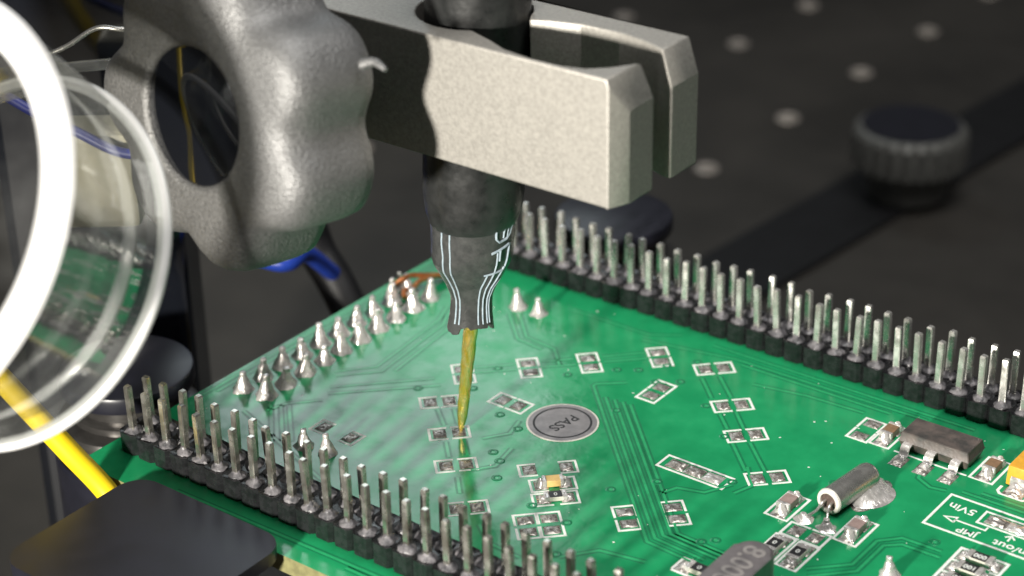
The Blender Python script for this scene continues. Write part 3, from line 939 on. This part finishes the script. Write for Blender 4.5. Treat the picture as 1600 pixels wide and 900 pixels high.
for off in (0.0, -0.16):
    for i, (r, z) in enumerate(prof if off == 0 else prof[::-1]):
        ring = []
        for k in range(n):
            a = 2 * PI * k / n
            zz = z
            wt = max(0, 1 - (z - 10.35) / 0.9)
            zz += wt * (jag[k // 4 * 4] * 0.9 + 0.35 * math.sin(a * 2 + 0.6))
            wt2 = max(0, 1 - (20.75 - z) / 0.5)
            zz += wt2 * 0.18 * math.sin(a * 3)
            f = 1 + 0.025 * noise.noise(Vector((math.cos(a) * 1.5, math.sin(a) * 1.5, z * 0.7)))
            rr_ = (r + off) * f
            c = axis_pt(z)
            ring.append(bm.verts.new(Vector((c.x, c.y, zz)) + RH * math.sin(a) * rr_ + TC * math.cos(a) * rr_ * sleeve_flat(z)))
        rings.append(ring)
rings.append(rings[0])
for a, b in zip(rings, rings[1:]):
    for k in range(n):
        bm.faces.new((a[k], a[(k + 1) % n], b[(k + 1) % n], b[k]))
slv = link('heat_shrink_sleeve', from_bm('heat_shrink_sleeve', bm, math.radians(60)), 'sleeve', probe)
def sleeve_pt(phi, z, out=0.035):
    a = math.radians(phi)
    f = 1 + 0.025 * noise.noise(Vector((math.cos(a) * 1.5, math.sin(a) * 1.5, z * 0.7)))
    r = sleeve_r(z) * f + out
    c = axis_pt(z)
    return Vector((c.x, c.y, z)) + RH * math.sin(a) * r + TC * math.cos(a) * r * sleeve_flat(z)
def sleeve_line(pts, w=0.075):
    dense = []
    for (p0, z0), (p1, z1) in zip(pts, pts[1:]):
        m = max(2, int(abs(z1 - z0) / 0.25), int(abs(p1 - p0) / 5))
        dense += [(p0 + (p1 - p0) * k / m, z0 + (z1 - z0) * k / m) for k in range(m)]
    dense.append(pts[-1])
    link('print_line', tube_mesh('print_line', [sleeve_pt(p, z, 0.02) for p, z in dense], w, 6, smooth_path=False), 'print', slv)
for phi in (-44, -31):
    sleeve_line([(phi, 10.9), (phi, 20.1)])
for phi, zt in ((20, 16.2), (33, 18.3), (47, 16.4), (56, 15.2)):
    sleeve_line([(phi, 10.9), (phi, 14.5), (phi + 4, zt)], 0.07)
# vertical lettering on the right of the sleeve
sleeve_line([(18, 16.2), (50, 16.35), (53, 16.6)], 0.10)
sleeve_line([(27, 18.35), (56, 18.75)], 0.11); sleeve_line([(40, 17.5), (41, 18.5)], 0.11); sleeve_line([(55, 16.6), (58, 18.8)], 0.09)
sleeve_line([(32, 20.3), (33, 19.6), (38, 19.25), (50, 19.3), (58, 19.7), (61, 20.5)], 0.11); sleeve_line([(45, 19.5), (46, 20.4)], 0.08); sleeve_line([(52, 19.4), (54, 20.4)], 0.07)

# ------------------------------------------------------------------ clamp arm
AV0, AV1, AZ0, AZ1, AU = 13.26, 24.0, 27.85, 37.9, 40.0
BC = TIP + axis_pt(33); BCu, BCv = BC.x, BC.y
arm = thing('probe_clamp', 'grey sandblasted metal clamp with split jaw gripping the black probe', 'clamp', (10, 18.6, AZ0))
# plan outline of the split arm: bore round the probe, widened pocket, then a narrow slot through the end
UC = 39.1      # where the sloped end chamfer starts
S0, S1 = 18.0, 20.3        # slot edges at the end
def arm_outline():
    pts = [(4, AV0), (UC, AV0), (39.3, AV0), (AU, 14.9), (AU, S0)]
    pts += [(UC, S0 - 0.45), (38.7, S0 - 1.3), (37.8, S0 - 2.6), (36.6, S0 - 3.7), (34.8, S0 - 4.25), (32.2, S0 - 4.30), (29.4, S0 - 3.9), (27.4, S0 - 3.0)]
    R_ = 4.55
    a0 = math.atan2(S0 - 3.0 - BCv, 27.4 - BCu)
    a1 = math.atan2(S1 - 0.2 - BCv, 27.2 - BCu)
    for k in range(1, 25):
        a = a0 - (2 * PI - (a1 - a0)) * k / 25
        pts.append((BCu + R_ * math.cos(a), BCv + R_ * math.sin(a)))
    pts += [(27.2, S1 - 0.2), (28.6, S1 + 0.5), (31.0, S1 + 1.2), (34.4, S1 + 1.35), (37.0, S1 + 0.9), (38.4, S1 + 0.40), (UC, S1 + 0.12), (AU, S1), (AU, AV1), (UC, AV1), (4, AV1)]
    return pts
bm = bmesh.new()
outl = arm_outline()
lo = [bm.verts.new((x, y, AZ0)) for x, y in outl]
hi = []
for x, y in outl:
    hi.append(bm.verts.new((x, y, AZ1)))
N = len(outl)
for v in hi:           # sloped chamfer across the top of the jaw ends
    if v.co.x > UC:
        v.co.z = AZ1 - 3.0 * (v.co.x - UC)
bm.faces.new(lo)
bm.faces.new([v for v in hi if v.co.x <= UC + 1e-4])
bm.faces.new(hi[1:6])
bm.faces.new(hi[N - 5:N - 1])
for i in range(N):
    j = (i + 1) % N
    bm.faces.new((lo[i], hi[i], hi[j], lo[j]))
bmesh.ops.recalc_face_normals(bm, faces=bm.faces)
sharp = [e for e in bm.edges if len(e.link_faces) == 2 and e.calc_face_angle(0) > math.radians(28) and e.calc_length() > 0.5]
bmesh.ops.bevel(bm, geom=sharp, offset=0.16, segments=2, affect='EDGES', profile=0.5)
me = from_bm('clamp_body', bm, math.radians(30), True)
for v in me.vertices:
    if abs(v.co.y - AV0) < 0.03:
        v.co.y = AV0
    v.co -= Vector((10, 18.6, AZ0))
link('clamp_body', me, 'clamp', arm)

# ------------------------------------------------------------------ star knob
KC = Vector((12.2, -1.4, 33.7))
KN = Vector((-0.10, -0.985, 0.12)).normalized()
knob = thing('star_knob', 'large cast grey seven-lobed star knob with glossy black centre cap', 'knob', KC)
kx = Vector((1, 0, 0)); kx = (kx - KN * kx.dot(KN)).normalized(); ky = KN.cross(kx)
if ky.z < 0:
    ky = -ky
NK = 168
def lobe(th):
    c = math.cos(7 * (th - math.radians(-22)))
    return 11.5 + 0.90 * c - 0.16 * math.cos(14 * (th - math.radians(-22)))
def lobe_in(th):
    c = math.cos(7 * (th - math.radians(-22)))
    return c
bm = bmesh.new()
rings = []
R0 = 5.45
prof = [('h', 0.96, 1.2), ('h', 0.96, 0.25), ('h', 0.99, 0.02), ('h', 1.04, -0.12), ('m', 0.06, -0.12), ('m', 0.25, -0.10), ('m', 0.50, -0.04), ('m', 0.68, 0.06), ('m', 0.80, 0.26),
        ('m', 0.89, 0.66), ('m', 0.95, 1.25), ('m', 0.985, 2.1), ('m', 1.0, 3.4), ('m', 1.0, 5.0), ('m', 0.995, 6.6), ('m', 0.97, 7.6), ('m', 0.90, 8.1), ('m', 0.4, 8.15), ('h', 0.6, 8.15)]
for kind, a, d in prof:
    ring = []
    for k in range(NK):
        th = 2 * PI * k / NK
        if kind == 'h':
            r = R0 * a
        else:
            ro = lobe(th)
            r = R0 + (ro - R0) * a
        dd = d
        if kind == 'm' and 0.1 < a < 0.98 and d < 4.5:
            dd = d + (1 - lobe_in(th)) * 0.30 * a ** 4
        nz = 0.5 * noise.noise(Vector((math.cos(th) * r * 0.45, math.sin(th) * r * 0.45, d * 0.45)))
        if kind == 'm':
            r += 0.10 * nz
        ring.append(bm.verts.new(kx * r * math.cos(th) + ky * r * math.sin(th) - KN * dd))
    rings.append(ring)
for a, b in zip(rings, rings[1:]):
    for k in range(NK):
        bm.faces.new((a[k], a[(k + 1) % NK], b[(k + 1) % NK], b[k]))
bm.faces.new(rings[-1])
link('knob_body', from_bm('knob_body', bm, math.radians(60)), 'knob', knob)
link('centre_cap', lathe_mesh('centre_cap', [(5.22, -0.5), (5.22, -0.22), (5.1, -0.16), (0, -0.14)], 64, KN), 'cap', knob)
link('stud', lathe_mesh('stud', [(4.4, -8.0), (4.4, -9.5), (3.0, -9.6), (3.0, -14.8)], 32, KN), 'darksteel', knob)
nd = kx * 12.1 + ky * 5.9 - KN * 6.4
link('casting_burr', tube_mesh('casting_burr', [nd * 0.95, nd + kx * 0.3 + ky * .05, nd + kx * 1.0 - ky * 0.05, nd + kx * 1.55 - ky * 0.25], lambda t: 0.42 - 0.24 * t, 10), 'knob', knob)

# ------------------------------------------------------------------ clear lens
LK = 1.096
LC = CAM + LK * (Vector((16.325, -31.62, 38.589)) - CAM)
LA = Vector((-0.057, 0.799, -0.599)).normalized()
def lens_part(name, prof, m_, smooth=60, close='loop', n=128):
    link(name, lathe_mesh(name, [(r * LK, h * LK) for r, h in prof], n, LA, smooth=smooth, close=close), m_, lens)
lens = thing('clear_lens', 'thick clear round plastic lens at the left edge, refracted light in its rims painted white', 'lens', LC)
def wall_r(s):
    return 14.75 + (12.45 - 14.75) * s / 12.2
prof = [(wall_r(0.2), 0.2), (wall_r(6), 6.0), (wall_r(12.0), 12.0), (wall_r(12.0) - 1.3, 12.0), (wall_r(6) - 1.3, 6.0), (wall_r(0.2) - 1.3, 0.2)]
lens_part('clear_wall', prof, 'clear', 40)
lens_part('front_rim', [(12.55, 0.1), (12.75, -0.4), (13.4, -0.7), (14.4, -0.6), (14.8, -0.3), (14.9, 0.15), (14.5, 0.19), (13.5, 0.19)], 'refraction_rim')
lens_part('rear_rim', [(12.0, 12.05), (12.4, 12.02), (12.75, 12.1), (12.85, 12.35), (12.7, 12.7), (12.3, 12.75), (12.0, 12.5)], 'refraction_rim')
lens_part('lens_face', [(12.7, 0.12), (12.0, -0.15), (9.0, -0.9), (5.0, -1.4), (0, -1.6)], 'smoked', close=False, n=96)

# ------------------------------------------------------------------ posts, plate, cables and the far fittings
def post(name, loc, label, prof):
    t = thing(name, label, 'post', (loc[0], loc[1], -40), 'round black posts round the board')
    for nm, m_, pr in prof:
        link(nm, lathe_mesh(nm, [(r, z + 40) for r, z in pr], 64), m_, t)
    return t
PROF = [('top_disc', 'blackmetal', [(5.2, -0.7), (6.0, -0.55), (6.1, -0.3), (6.1, 0.75), (6.0, 0.98), (5.8, 1.05), (0, 1.05)]),
        ('neck', 'darksteel', [(5.3, -3.2), (5.3, -2.6), (4.6, -2.2), (4.6, -1.3), (5.0, -0.75), (0, -0.74)]),
        ('collar', 'darksteel', [(6.6, -7.0), (6.8, -6.8), (6.8, -4.2), (6.5, -3.6), (5.6, -3.25), (0, -3.21)]),
        ('column', 'blackmetal', [(7.2, -40.0), (7.2, -7.4), (6.9, -7.05), (0, -7.02)])]
post('round_post', (-9.9, 8.2), 'black disc-topped post behind the lens at the left board edge', PROF)
post('round_post', (7.6, 59.9), 'black disc-topped post behind the far pin header under the clamp', PROF)

pl = thing('support_plate', 'black rounded metal plate overlapping the near left board corner', 'plate', (12.5, -11.2, -40))
pm = prism_mesh('plate', [(x - 12.5, y + 11.2) for x, y in rounded_rect(4.5, 21.2, -18.7, -3.9, 2.3, 10)], 40.03, 41.2, bevel=0.10, seg=2)
link('plate', pm, 'blackmetal', pl)
link('column', lathe_mesh('column', [(4.5, 0), (4.5, 39.4), (4.0, 40.02), (0, 40.02)], 48), 'blackmetal', pl, (2.0, -2.4, 0))

yc = link('yellow_cable', tube_mesh('yellow_cable', [(-20, -6, 62), (-15.5, -12.5, 42), (-13.4, -14.2, 29.5), (-12.4, -14.6, 26.2), (-10.6, -14.6, 22.4), (-8.0, -11.0, 14.6),
      (-5.02, -9.23, 9.89), (-2.68, -8.0, 6.47), (-0.34, -6.77, 3.05), (2.07, -5.5, -0.47), (4.4, -5.4, -3.2), (8.0, -5.4, -6.5), (12, -4, -14), (16, 0, -26), (22, 6, -39.0)], 0.95, 20, 10), 'yellow')
tag(yc, 'yellow insulated cable running behind the clear lens to the black plate', 'cable')

bc = thing('black_cable', 'thick black cable with a blue sleeve behind the star knob', 'cable', (-14, 42, -38))
b0 = Vector((-14, 42, -38))
link('cable_jacket', tube_mesh('cable_jacket', [Vector(p) - b0 for p in ((-21, 42.5, 12), (-20, 42.5, 3), (-18.4, 42.5, -3), (-16, 42.4, -6), (-13.8, 42.2, -9), (-10, 42, -15), (-6, 44, -28), (-4, 46, -37.8))], 2.0, 20), 'deepblack', bc)
link('blue_sleeve', tube_mesh('blue_sleeve', [Vector(p) - b0 for p in ((-22, 26, 12), (-16, 27.5, 4.2), (-12.4, 29.6, 2.2), (-10.9, 31.0, 1.9), (-12.5, 35, 0.8), (-15.5, 42.2, -5.5))], 0.85, 20), 'blue', bc)

# knurled thumb screw locking a flat bar on the table
bar = link('clamp_bar', box_mesh('clamp_bar', 13.5, 260, 0.9, 0.2), 'deepblack', None, (-11.5, 175, -40), math.radians(-5))
tag(bar, 'flat black bar lying across the dark table behind the board', 'bar')
ts = thing('thumb_screw', 'dull grey knurled thumb screw on the black bar in the background', 'screw', (-9.0, 161.5, -39.1))
NT = 96
bm = bmesh.new()
rings = []
for r, z, kn in ((7.6, 5.2, 0), (8.3, 5.5, 1), (8.3, 10.2, 1), (8.0, 10.9, 0), (7.4, 11.2, 0)):
    rings.append([bm.verts.new(((r + (0.35 if (k // 2) % 2 else 0) * kn) * math.cos(2 * PI * k / NT), (r + (0.35 if (k // 2) % 2 else 0) * kn) * math.sin(2 * PI * k / NT), z)) for k in range(NT)])
for a, b in zip(rings, rings[1:]):
    for k in range(NT):
        bm.faces.new((a[k], a[(k + 1) % NT], b[(k + 1) % NT], b[k]))
bm.faces.new(rings[-1]); bm.faces.new(rings[0][::-1])
link('knurled_head', from_bm('knurled_head', bm, math.radians(30)), 'greyknob', ts)
link('top_face', lathe_mesh('top_face', [(7.3, 11.21), (7.3, 11.35), (0, 11.35)], 48), 'blackmetal', ts)
link('shank', lathe_mesh('shank', [(5.6, 0), (6.0, 0.3), (6.4, 4.5), (6.2, 5.18), (0, 5.19)], 48), 'greyknob', ts)

# fittings half hidden behind the lens and the knob
bh = thing('black_bracket', 'glossy black bracket behind the lens at the top left corner', 'bracket', (-26, 21, -40))
link('bracket_block', box_mesh('bracket_block', 17, 9, 72, 1.2), 'cap', bh, (0, 0, 0), math.radians(37))
link('clear_edge_strip', tube_mesh('clear_edge_strip', [(8.5, -14.0, 68.6), (11.2, -11.3, 69.9), (12.9, -9, 71.3), (14.7, -7.7, 71.2), (16, -6, 71.0)], 0.22, 10), 'can', bh)
link('clear_edge_strip', tube_mesh('clear_edge_strip', [(10.0, -13.5, 68.2), (12.1, -11.6, 68.4), (14.6, -9.5, 68.6), (17, -7, 68.6)], 0.5, 10), 'clear', bh)
link('beige_connector', box_mesh('beige_connector', 7.5, 5, 9, 0.8), 'beige', bh, (12.8, -10.4, 54.0), math.radians(37))
link('connector_arm', tube_mesh('connector_arm', [(2, -3, 52), (8, -6, 56), (12, -9, 57)], 1.6, 12), 'cap', bh)
bw = link('blue_wire', tube_mesh('blue_wire', [(-18, 4.0, 27.5), (-15, 5.9, 25.2), (-12.1, 7.7, 23.5), (-8.3, 9.5, 21.8), (-4.5, 11.5, 22.5), (0, 14.5, 26), (4.2, 17.5, 30)], 0.45, 12), 'bluewire')
tag(bw, 'thin blue wire seen through the clear lens', 'wire')
